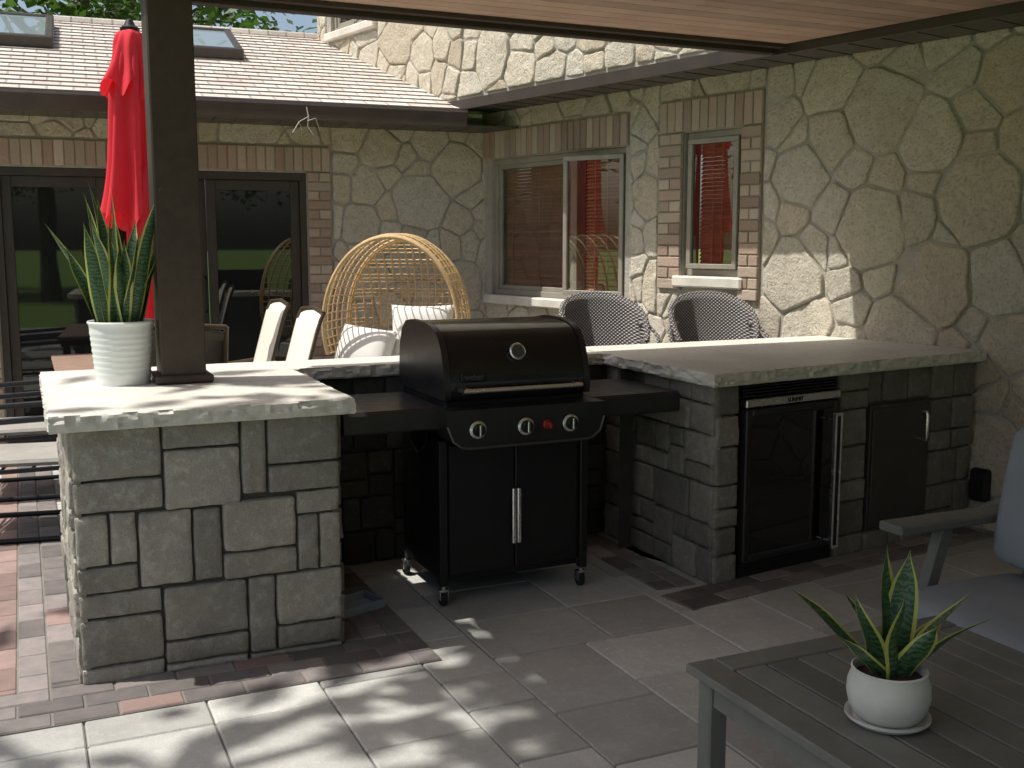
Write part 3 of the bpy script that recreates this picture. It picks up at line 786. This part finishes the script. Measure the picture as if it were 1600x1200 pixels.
def knob(x,r,mt,mt2):
    Mk=Matrix.Translation((x,-.40,.762))@Matrix.Rotation(R(90),4,'X')
    k=MB();k.lathe([(0,0),(r*1.35,0),(r*1.35,.006),(r*1.15,.012),(r,.014),(r*.92,.034),(r*.8,.038),(0,.038)],24,M=Mk)
    k.lathe([(r*1.1,.010),(r*1.38,.006),(r*1.38,.013),(r*1.1,.017)],24,m=1,M=Mk)
    k.box(-r*.18,r*.18,-r*.85,r*.85,.036,.044,bv=.002,M=Mk,m=1)
    k.obj('knob',[mt,mt2],cp)
for x in(-.236,-.028,.173): knob(x,.026,BLKM,STEEL)
knob(.069,.014,REDK,REDK)
for sx in(-1,1):
    d=MB();x0,x1=(-.755,-.335) if sx<0 else (.33,.77)
    d.box(x0,x1,-.30,.19,.825,.843,bv=.006)
    d.box(x0,x1,-.312,-.290,.755,.838,bv=.008)
    d.box(x0 if sx<0 else x1-.02,x0+.02 if sx<0 else x1,-.29,.19,.775,.826,bv=.004)
    d.box(x0,x1,.172,.19,.775,.826,bv=.004)
    d.obj('side_shelf',SHELFM,gr)
cb=sub('cabinet',gr)
d=MB();d.box(-.325,-.30,-.24,.25,.10,.70,bv=.004);d.box(.295,.32,-.24,.25,.10,.70,bv=.004);d.box(-.30,.295,.225,.25,.10,.70);d.box(-.30,.295,-.22,.225,.10,.125)
for x in(-.325,.32): d.box(x-.018,x+.018,-.262,-.226,.09,.70,bv=.004)
d.obj('cabinet_frame',BLKM,cb)
for a,b,hx in((-.30,-.004,-.015),(.0,.295,.008)):
    d=MB();d.box(a,b,-.25,-.228,.13,.675,bv=.005);dr_=d.obj('door',BLKM,cb)
    d=MB();d.box(hx-.009,hx+.009,-.278,-.262,.24,.48,bv=.004);d.tube([(hx,-.25,.27),(hx,-.265,.27)],.006);d.tube([(hx,-.25,.45),(hx,-.265,.45)],.006);d.obj('handle',STEEL,dr_)
for x in(-.32,.32):
    for y in(-.235,.23):
        d=MB();Mk=Matrix.Translation((x,y+.01,.035))@Matrix.Rotation(R(90),4,'Y')
        d.lathe([(0,-.012),(.028,-.012),(.034,-.008),(.034,.008),(.028,.012),(0,.012)],20,M=Mk)
        d.box(x-.02,x+.02,y-.01,y+.02,.062,.072,m=1);d.box(x-.019,x-.015,y-.01,y+.02,.03,.065,m=1);d.box(x+.015,x+.019,y-.01,y+.02,.03,.065,m=1);d.tube([(x,y,.07),(x,y,.11)],.01,m=1)
        d.obj('caster',[RUB,STEEL],gr)
d=MB();d.tube([(-.40,-.1,.76),(-.43,-.14,.70),(-.40,-.16,.64),(-.36,-.14,.66),(-.34,-.12,.71)],.004,6);d.obj('gas_hose',RUB,gr)

dt=thing('metal_tray','small pale blue metal tray on paving beside grill','tray',(1.16,4.10,.01),R(20))
d=MB()
d.box(-.10,.10,-.07,.07,0,.004);d.box(-.10,.10,-.074,-.07,0,.035);d.box(-.10,.10,.07,.074,0,.035);d.box(-.104,-.10,-.074,.074,0,.035);d.box(.10,.104,-.074,.074,0,.035)
d.obj('tray_pan',mat('pale_blue_metal',(.35,.42,.50),rough=.4),dt)

# ---------------------------------------------------------------- snake plants
def blade(mb,base,az,lean,L,w,curl,seed):
    r=random.Random(seed);tw=r.uniform(-.8,.8);ph=r.uniform(0,6.28)
    rad=V((math.cos(az),math.sin(az),0))
    fa_=r.uniform(-1.0,1.0)
    def pos(v):
        return V(base)+rad*(lean*L*v+curl*L*v*v)+V((0,0,L*v*(1-.15*abs(lean)-.35*max(0,curl)*v)))
    def fn(u,v):
        p=pos(v);wid=w*(math.sin(math.pi*min(1,(v*.82+.18)))**.6 if v<.99 else 0.02)*(1-.15*v)
        if v>.7: wid*=max(.02,(1-((v-.7)/.3)**1.7))
        a=az+math.pi/2+fa_+tw*v;side=V((math.cos(a),math.sin(a),0));nn=V((-side.y,side.x,0))
        q=(u-.5)*2
        return p+side*(q*wid/2)+nn*(q*q*wid*.16)+nn*math.sin(v*9+ph)*.004
    mb.grid(fn,8,16,tone=lambda u,v:(1 if (u<.14 or u>.86) else .2))
pp_=thing('potted_snake_plant','tall snake plant in ribbed white metal pot on counter','potted plant',(.343,4.44,.94))
d=MB();pr=[(0,0),(.098,0),(.100,.006)]
for k in range(30):
    z=.01+k*.0075;r0=.100+.020*(z/.24);pr.append((r0+(.0014 if k%3 else -.0012) if 3<k<27 else r0,z))
pr+=[(.122,.237),(.126,.243),(.123,.249),(.116,.243),(.112,.21),(0,.21)]
d.lathe(pr,48);d.obj('pot',WHITEM,pp_,sharp=60)
d=MB();d.lathe([(0,.205),(.112,.205),(.112,.218),(.05,.224),(0,.226)],24);d.obj('soil',SOIL,pp_)
d=MB();r=random.Random(21)
for k in range(30):
    a=r.uniform(0,6.28);rr=r.uniform(.01,.08);L=r.uniform(.30,.56)
    blade(d,(math.cos(a)*rr,math.sin(a)*rr,.21),a+r.uniform(-.4,.4),r.uniform(.0,.26)+rr*1.2,L,r.uniform(.055,.075),r.uniform(-.02,.14),k+50)
blade(d,(-.04,0,.21),math.pi*.95,.36,.46,.06,.12,5);blade(d,(.05,-.01,.21),-.3,.28,.56,.06,.10,6);blade(d,(-.02,.0,.21),2.6,.12,.60,.07,.02,7);blade(d,(.0,-.03,.21),-2,.1,.56,.07,.0,8);blade(d,(.04,-.04,.21),-.5,.18,.58,.065,.05,9)
d.obj('foliage',SNAKE,pp_,recalc=False,sharp=80)
p2=thing('potted_snake_plant','small snake plant in rounded white ceramic pot on table','potted plant',(1.735,1.75,.421))
d=MB();d.lathe([(0,.004),(.060,.004),(.072,.012),(.086,.035),(.092,.062),(.090,.09),(.082,.112),(.084,.121),(.080,.124),(.074,.118),(.074,.10),(0,.10)],40);d.obj('pot',WHITEC,p2,sharp=60)
d=MB();d.lathe([(0,0),(.082,0),(.094,.010),(.094,.016),(.088,.015),(.078,.006),(0,.006)],40);d.obj('saucer',WHITEC,p2)
d=MB();d.lathe([(0,.09),(.074,.09),(.074,.102),(.04,.108),(0,.110)],24);d.obj('soil',SOIL,p2)
d=MB()
for k,(a,ln,L,w,cu) in enumerate([(-.2,.70,.22,.075,.1),(2.6,.70,.24,.066,.15),(1.2,.1,.30,.085,.0),(.4,.18,.29,.08,.02),(3.3,.75,.18,.062,.25),(-1.2,.40,.16,.07,.1),(-.6,.80,.20,.07,.2),(2.0,.35,.20,.07,.1),(4.3,.15,.22,.075,.03),(.1,.85,.15,.065,.2),(3.0,.3,.22,.07,.05)]):
    blade(d,(math.cos(a)*.025,math.sin(a)*.025,.10),a,ln,L,w,cu,k+3)
d.obj('foliage',SNAKE,p2,recalc=False,sharp=80)

# ---------------------------------------------------------------- umbrella, table, chairs
UX,UY=.69,7.2
um_=thing('patio_umbrella','closed red canvas patio umbrella standing in table','umbrella',(UX,UY,0))
d=MB();d.tube([(0,0,0),(0,0,2.78)],.02,12);d.obj('pole',FRAMEB,um_)
d=MB();d.lathe([(0,0),(.24,0),(.24,.04),(.06,.08),(.035,.25),(0,.25)],28);d.obj('umbrella_base',BLKM,um_)
d=MB();d.lathe([(0,2.77),(.055,2.77),(.06,2.795),(.035,2.81),(.02,2.845),(0,2.855)],16);d.obj('finial',BLKM,um_)
d=MB()
def canopy(zt,zb_l,zb_r,rt,rb,lobes,sd,amp,sh=.45):
    def fn(u,v):
        a=u*2*math.pi
        side=.5+.5*math.cos(a-R(200))
        zb=zb_r+(zb_l-zb_r)*(side**.5)
        zb+=.05*math.sin(a*lobes+sd)
        z=zt+(zb-zt)*v
        rr=rt+(rb-rt)*(v**.55)
        rr*=1+.12*math.sin(v*5+sd)
        rr*=(1-(sh*(1-side)*min(1,v*1.2)))
        rr*=1+amp*v**.4*math.sin(a*lobes+sd+v*1.3)+.12*math.sin(a*3+v*3)
        return V((rr*math.cos(a),rr*math.sin(a),z))
    d.grid(fn,96,30)
canopy(2.78,1.62,1.56,.035,.20,8,1.0,.28,.30)
canopy(2.78,2.42,2.38,.045,.165,8,2.1,.16,.3)
d.obj('canopy',RED,um_,recalc=False,sharp=80)
d=MB()
canopy(1.95,.94,.90,.07,.14,6,.4,.25,.2)
d.obj('canopy_flap',RED,um_,loc=(.05,-.01,0),recalc=False,sharp=80)
tb=thing('patio_table','rectangular bronze patio table with tiled top under umbrella','table',(UX-.04,UY-.06,0))
d=MB();d.box(-.5,-.03,-.75,.75,.70,.725,bv=.006);d.box(.11,.5,-.75,.75,.70,.725,bv=.006);d.box(-.03,.11,-.75,-.0,.70,.725);d.box(-.03,.11,.12,.75,.70,.725)
d.obj('table_top',TTOP,tb)
d=MB();d.box(-.47,.47,-.72,-.69,.65,.70);d.box(-.47,.47,.69,.72,.65,.70);d.box(-.47,-.44,-.69,.69,.65,.70);d.box(.44,.47,-.69,.69,.65,.70);d.obj('apron',FRAMEB,tb)
for x in(-.44,.44):
    for y in(-.69,.69):
        d=MB();d.tube([(x,y,0),(x,y,.66)],.022,10);d.obj('leg',FRAMEB,tb)
def sling_chair(name,label,loc,rz,sl,fm,group):
    c=thing(name,label,'chair',loc,rz,group)
    pts=[(-.26,.43),(-.22,.44),(-.05,.415),(.12,.395),(.20,.41),(.25,.47),(.30,.62),(.35,.80),(.395,.96),(.42,1.04),(.44,1.08)]
    d=MB()
    def fn(u,v):
        t=v*(len(pts)-1);i=min(int(t),len(pts)-2);f=t-i;y=pts[i][0]*(1-f)+pts[i+1][0]*f;z=pts[i][1]*(1-f)+pts[i+1][1]*f
        x=(u-.5)*.50;sag=.02*(1-(2*u-1)**2)
        top=.0 if v<.9 else -.03*((2*u-1)**2)
        return V((x,y+sag*(.8 if v>.5 else 0),z-sag*(1 if v<.5 else 0)+top))
    d.grid(fn,8,30);o=d.obj('sling_seat',sl,c,recalc=False);m_=o.modifiers.new('s','SOLIDIFY');m_.thickness=.012
    d=MB()
    for x in(-.262,.262):
        d.tube([(x,y,z) for y,z in pts],.012,8)
        d.tube([(x,-.26,.42),(x,-.30,.2),(x,-.32,.0)],.012,8);d.tube([(x,.2,.42),(x,.26,.2),(x,.32,0)],.012,8)
        d.tube([(x,-.28,.42),(x*1.06,-.30,.62),(x*1.08,-.22,.66),(x*1.08,.1,.65),(x*1.04,.33,.68)],.012,8)
    d.tube([(-.262,.44,1.08),(0,.45,1.10),(.262,.44,1.08)],.012,8);d.tube([(-.262,-.26,.43),(.262,-.26,.43)],.012,8);d.tube([(-.262,-.31,.12),(-.262,.29,.12)],.008,6);d.tube([(.262,-.31,.12),(.262,.29,.12)],.008,6)
    d.obj('frame',fm,c);return c
G='sling chairs around patio table'
sling_chair('patio_chair','cream sling patio chair pulled up to table',(1.13,6.32,0),R(-90),SLING,FRAMEB,G)
sling_chair('patio_chair','cream sling patio chair pulled up to table',(1.13,7.22,0),R(-90),SLING,FRAMEB,G)
sling_chair('patio_chair','dark mesh patio chair with bronze frame behind counter',(.63,5.75,0),R(180),DSLING,FRAMEB,G)
mc=thing('metal_armchair','black metal armchair with beige seat cushion at table','chair',(-.10,6.0,0),R(80))
d=MB()
for x in(-.28,.28):
    d.tube([(x,-.30,.02),(x,.30,.02),(x,.33,.05),(x,.28,.40),(x,.36,.78),(x,.37,.84)],.014,8)
    d.tube([(x,-.30,.02),(x,-.32,.06),(x,-.30,.38),(x,-.28,.60),(x,-.24,.63),(x,.20,.61),(x,.31,.60)],.016,8)
    d.tube([(x,-.30,.38),(x,.28,.36)],.012,8)
for z in(.55,.62,.69,.76,.83): d.tube([(-.28,.31+(z-.5)*.16,z),(0,.34+(z-.5)*.16,z),(.28,.31+(z-.5)*.16,z)],.008,6)
for y in(-.28,-.14,0,.14,.27): d.tube([(-.28,y,.375),(.28,y,.375)],.008,6)
d.obj('frame',BLKM,mc)
d=MB();d.box(-.25,.25,-.28,.24,.385,.42,bv=.015);d.obj('seat_cushion',BCUSH,mc)
mc2=copy_thing(mc,(-.12,6.95,0),R(85));

def wchair(loc,rz):
    c=thing('wicker_bar_chair','grey wicker bar chair with rounded back against stone wall','chair',loc,rz,'wicker bar chairs behind counter')
    d=MB()
    def fn(u,v):
        a=R(-118)+R(236)*u
        k=math.cos(a*.5)
        topz=.90+.27*max(0,math.cos(a*.78))**.7
        z=.74+(topz-.74)*v
        rr=.218+.038*v+.01*math.sin(v*3)
        return V((rr*math.sin(a)*1.02,rr*math.cos(a)*.9+.04*v*k,z))
    d.grid(fn,40,12);o=d.obj('backrest',WICK,c,recalc=False,sharp=80);m_=o.modifiers.new('s','SOLIDIFY');m_.thickness=.022
    d=MB();d.tube([fn(i/40,1.0) for i in range(41)],.015,8)
    for s_ in(-1,1): d.tube([(s_*.22,.05,1.00),(s_*.28,.0,.98),(s_*.295,-.10,.93),(s_*.28,-.16,.86),(s_*.23,-.17,.76)],.011,8)
    d.obj('rim',WICK,c)
    d=MB();d.lathe([(0,.68),(.21,.68),(.235,.70),(.24,.735),(.22,.76),(0,.765)],28);d.obj('seat',WICK,c)
    for sx in(-1,1):
        for sy in(-1,1):
            d=MB();d.tube([(sx*.17,sy*.17,.70),(sx*.22,sy*.22,0)],.014,8);d.obj('leg',BLKM,c)
    d=MB();d.tube([(.2*math.cos(k*math.pi/8),.2*math.sin(k*math.pi/8)*1,.28) for k in range(16)],.009,8,closed=True);d.obj('footrest',BLKM,c)
    return c
wc=wchair((3.17,5.60,0),R(-12))
copy_thing(wc,(3.80,5.38,0),R(-20))

eg=thing('rattan_egg_chair','natural rattan egg chair with ivory cushions near house corner','chair',(2.42,7.15,0),R(-33))
EX=.86
d=MB()
def arch(y,sx,sz,n=40):
    out=[]
    for k in range(n+1):
        a=-R(20)+(math.pi+R(40))*k/n
        x=sx*EX*math.cos(a);z=.92+(sz*math.sin(a) if math.sin(a)>0 else .55*math.sin(a))
        out.append((x,y,z))
    return out
Lp=[(-.36,.54,.60,.014),(-.33,.545,.61,.010),(-.24,.55,.62,.007),(-.14,.55,.62,.007),(-.04,.55,.62,.007),(.06,.54,.605,.007),(.14,.52,.59,.010),(.17,.51,.58,.012)]
for y,sx,sz,r_ in Lp: d.tube(arch(y,sx,sz),r_,8)
for k in range(0,41,1):
    pts=[V(arch(y,sx,sz)[k]) for y,sx,sz,_ in Lp]
    d.tube(pts,.0045,6)
def bk_(x,z):
    q=min(1,(x/(.51*EX))**2+((z-.92)/.60)**2 if z>.92 else (x/(.51*EX))**2+((z-.92)/.9)**2)
    return .17+.22*math.sqrt(max(0,1-q))
for zz in [.35+.0265*i for i in range(44)]:
    if int((zz-.35)/.0265+.5)%4==3: continue
    z=zz;hw=EX*.51*math.sqrt(max(0,1-((z-.92)/.585)**2)) if z>.92 else EX*.51*math.sqrt(max(0,1-((z-.92)/1.4)**2))
    if hw<.06: continue
    d.tube([(x,bk_(x,z),z) for x in [hw*(-1+2*i/14) for i in range(15)]],.0042,5)
for i in range(-8,9):
    x=i*.052;hz=.585*math.sqrt(max(0,1-(x/(.51*EX))**2))
    d.tube([(x,bk_(x,z),z) for z in [.35+(.92+hz-.35)*j/14 for j in range(15)]],.007,6)
d.tube([(.42*math.cos(k*math.pi/12),-.06+.36*math.sin(k*math.pi/12),.33) for k in range(24)],.02,8,closed=True)
d.tube([(.36*math.cos(k*math.pi/12),-.06+.32*math.sin(k*math.pi/12),.02) for k in range(24)],.02,8,closed=True)
for k in range(24):
    a=k*math.pi/12;d.tube([(.36*math.cos(a),-.06+.32*math.sin(a),.02),(.42*math.cos(a),-.06+.36*math.sin(a),.33)],.008,6)
d.obj('rattan_frame',RATT,eg)
def pillow(name,par,loc,rot,sx,sy,sz,mt):
    d=MB()
    def f(s):
        def fn(u,v):
            a=2*u-1;b=2*v-1
            e=(1-abs(a)**3)*(1-abs(b)**3)
            pin=1-.06*(1-abs(a)**2)*(abs(b)**4)
            pin2=1-.06*(1-abs(b)**2)*(abs(a)**4)
            return V((a*sx/2*pin2,s*sy/2*(max(0,e)**.45),b*sz/2*pin))
        return fn
    d.grid(f(1),18,18);d.grid(f(-1),18,18)
    o=d.obj(name,mt,par,loc,rot,sharp=80);return o
d=MB();d.box(-.39,.39,-.40,.24,.38,.62,bv=.06);d.obj('seat_cushion',CUSH,eg)
pillow('pillow',eg,(.15,-.06,.84),(R(-14),0,R(8)),.44,.2,.44,CUSH)
pillow('pillow',eg,(-.22,-.22,.75),(R(-26),R(6),R(-12)),.42,.18,.34,CUSH)

# ---------------------------------------------------------------- coffee table and sofa
ct=thing('coffee_table','low grey slatted wooden coffee table on patio','table',(2.02,1.55,0))
d=MB()
nS=8;w0,w1=-.52,.44
sw=(w1-w0-.18)/nS
d.box(w0,w0+.085,-.70,.665,.395,.42,bv=.004,tone=.4);d.box(w1-.085,w1,-.70,.665,.395,.42,bv=.004,tone=.6)
d.box(w0+.087,w1-.087,.58,.665,.395,.42,bv=.004,tone=.5);d.box(w0+.087,w1-.087,-.70,-.615,.395,.42,bv=.004,tone=.5)
for k in range(nS):
    a=w0+.09+k*sw;d.box(a+.003,a+sw-.003,-.612,.577,.396,.4185,bv=.003,tone=rng.random())
d.obj('table_top',GWOOD,ct)
d=MB();d.box(w0+.03,w1-.03,.60,.625,.33,.394);d.box(w0+.03,w1-.03,-.66,-.635,.33,.394);d.box(w0+.03,w0+.055,-.634,.599,.33,.394);d.box(w1-.055,w1-.03,-.634,.599,.33,.394);d.obj('apron',GWOOD,ct)
for x in(w0+.02,w1-.075):
    for y in(-.665,.58):
        d=MB();d.box(x,x+.055,y,y+.055,0,.393,bv=.005);d.obj('leg',GWOOD,ct)
so=thing('outdoor_sofa','grey wooden outdoor sofa with pale grey cushions','sofa',(2.80,1.5,0))
fm=sub('sofa_frame',so)
d=MB()
for y in(.94,-.98):
    d.box(-.36,.38,y,y+.10,.585,.615,bv=.006)
    d.box(.27,.33,y+.02,y+.075,0,.80,bv=.005)
    d.box(-.27,.27,y+.03,y+.065,.22,.28,bv=.004)
    M=Matrix.Translation((-.22,y+.048,.29))@Matrix.Rotation(R(17),4,'Y');d.box(-.025,.025,-.02,.02,-.30,.31,bv=.004,M=M)
d.box(-.33,-.30,-.90,.94,.20,.27,bv=.004);d.box(.28,.31,-.90,.94,.20,.29,bv=.004);d.box(-.30,.30,-.9,.94,.255,.275)
for k in range(5): d.box(.30,.32,-.9,.94,.36+k*.09,.42+k*.09,bv=.004)
d.obj('timber_frame',GWOOD,fm)
for a,b in((.0,.93),(-.92,-.01)):
    d=MB();d.box(-.46,.14,a,b,.28,.455,bv=.04);o=d.obj('seat_cushion',GCUSH,so);m_=o.modifiers.new('b','SUBSURF');m_.levels=2;m_.render_levels=2
    d=MB();M=Matrix.Translation((.10,0,.67))@Matrix.Rotation(R(10),4,'Y');d.box(-.09,.09,a,b,-.22,.25,bv=.025,M=M);o=d.obj('back_cushion',GCUSH,so);m_=o.modifiers.new('b','SUBSURF');m_.levels=2;m_.render_levels=2

wd=V((-.208,.978,0))
p=H0+wd*(-.93)+NOR*.02
ol=thing('electrical_outlet_cover','black weatherproof outlet cover on flagstone wall','outlet',(p.x,p.y,.24),TH)
d=MB();d.box(-.05,.05,-.05,.0,-.08,.09,bv=.012);d.box(-.042,.042,-.062,-.048,-.07,.08,bv=.008);d.box(-.012,.012,-.07,-.06,-.075,-.06,bv=.003);d.obj('cover',BLKM,ol)

# ---------------------------------------------------------------- trees
def tree(name,label,loc,h,cr,cz,nleaf,ls,seed,lobes=16,trunk_r=.22):
    r=random.Random(seed);t=thing(name,label,'tree',loc,0,'trees around the garden')
    d=MB();pts=[(0,0,-.05)];x=y=0
    for k in range(1,8):
        x+=r.uniform(-.12,.12);y+=r.uniform(-.12,.12);pts.append((x,y,h*.85*k/7))
    d.tube(pts,[trunk_r*(1.25 if k==0 else 1)*(1-.85*k/7) for k in range(8)],10)
    ends=[]
    for k in range(lobes):
        j=r.randint(3,6);b=V(pts[j]);a=r.uniform(0,6.28);e=V((math.cos(a)*cr[0]*r.uniform(.35,.95),math.sin(a)*cr[1]*r.uniform(.35,.95),cz+cr[2]*r.uniform(-.8,.85)))
        m1=b.lerp(e,.5)+V((0,0,r.uniform(-.2,.5)));d.tube([b,b.lerp(m1,.5)+V((0,0,.1)),m1,e],[trunk_r*.38,trunk_r*.26,trunk_r*.16,.02],7);ends.append(e)
        for q in range(2):
            e2=e+V((r.uniform(-1,1),r.uniform(-1,1),r.uniform(-.6,.6)))*cr[0]*.25;d.tube([m1,m1.lerp(e2,.6)+V((0,0,.1)),e2],[.035,.022,.008],5);ends.append(e2)
    d.obj('trunk',BARK,t)
    d=MB()
    for k in range(nleaf):
        c=r.choice(ends);R0=cr[0]*.30
        p=c+V((r.gauss(0,1)*R0*.55,r.gauss(0,1)*R0*.55,r.gauss(0,1)*R0*.38))
        s_=ls*r.uniform(.6,1.3)
        M=Matrix.Translation(p)@Euler((r.uniform(-.9,.9),r.uniform(-.9,.9),r.uniform(0,6.28))).to_matrix().to_4x4()
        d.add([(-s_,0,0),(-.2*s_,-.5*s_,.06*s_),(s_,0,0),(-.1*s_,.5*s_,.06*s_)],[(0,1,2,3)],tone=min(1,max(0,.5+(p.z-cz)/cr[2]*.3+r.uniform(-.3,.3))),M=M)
    d.obj('crown',LEAF,t,recalc=False)
    return t
T1=tree('tree','leafy green tree behind the house roof',(-1.3,15.5,0),9,(3.2,3.2,3.0),5.9,7000,.12,11)
T2=tree('tree','leafy green tree behind the house roof',(1.6,16.5,0),9,(2.0,2.2,2.8),6.6,3200,.11,12)
SH=tree('tree','tall shade tree beside the patio casting dappled light',(-4.2,3.3,0),10,(3.3,3.6,1.6),8.2,1700,.17,13,lobes=14)
copy_thing(T1,(-6.5,17,0),R(70))
copy_thing(T1,(-11,10,0),R(150));copy_thing(T2,(-12,15,0),R(20))
for k,(x,y,a) in enumerate([(-5,-13,200),(-1.5,-12,40),(2,-10,300),(7,-19,100),(11,-15,10),(-9,-20,80),(-2,-18,130),(5,-13,20)]):
    copy_thing(T1 if k%2==0 else T2,(x,y,0),R(a),'leafy green tree across the lawn')

# ---------------------------------------------------------------- light, sky, camera
el=R(64.5);hx,hy=-.97,.243
S=V((hx*math.cos(el),hy*math.cos(el),math.sin(el)))
sl=bpy.data.lights.new('sun','SUN');sl.energy=5;sl.angle=R(.53);sl.color=(1,.97,.91)
so_=bpy.data.objects.new('sun',sl);COL.objects.link(so_);so_.rotation_euler=S.to_track_quat('Z','Y').to_euler();so_.location=(0,0,12)
w=bpy.data.worlds.new('World');SC.world=w;w.use_nodes=True;nt=w.node_tree
sk=nt.nodes.new('ShaderNodeTexSky');sk.sky_type='NISHITA';sk.sun_disc=False;sk.sun_elevation=el;sk.sun_rotation=math.atan2(hx,hy);sk.dust_density=4;sk.ozone_density=.7
nt.links.new(sk.outputs[0],nt.nodes['Background'].inputs[0]);nt.nodes['Background'].inputs[1].default_value=.15
cam=bpy.data.cameras.new('camera');co_=bpy.data.objects.new('camera',cam);COL.objects.link(co_);SC.camera=co_
cam.sensor_width=36;cam.lens=36*1673/1600;cam.clip_end=500;cam.clip_start=.05
co_.location=(0,0,1.5);pt=R(7.66);yw=R(24.5)
F=V((math.sin(yw)*math.cos(pt),math.cos(yw)*math.cos(pt),-math.sin(pt)))
co_.rotation_euler=F.to_track_quat('-Z','Y').to_euler()
SC.view_settings.view_transform='Standard';SC.view_settings.look='None';SC.view_settings.exposure=0
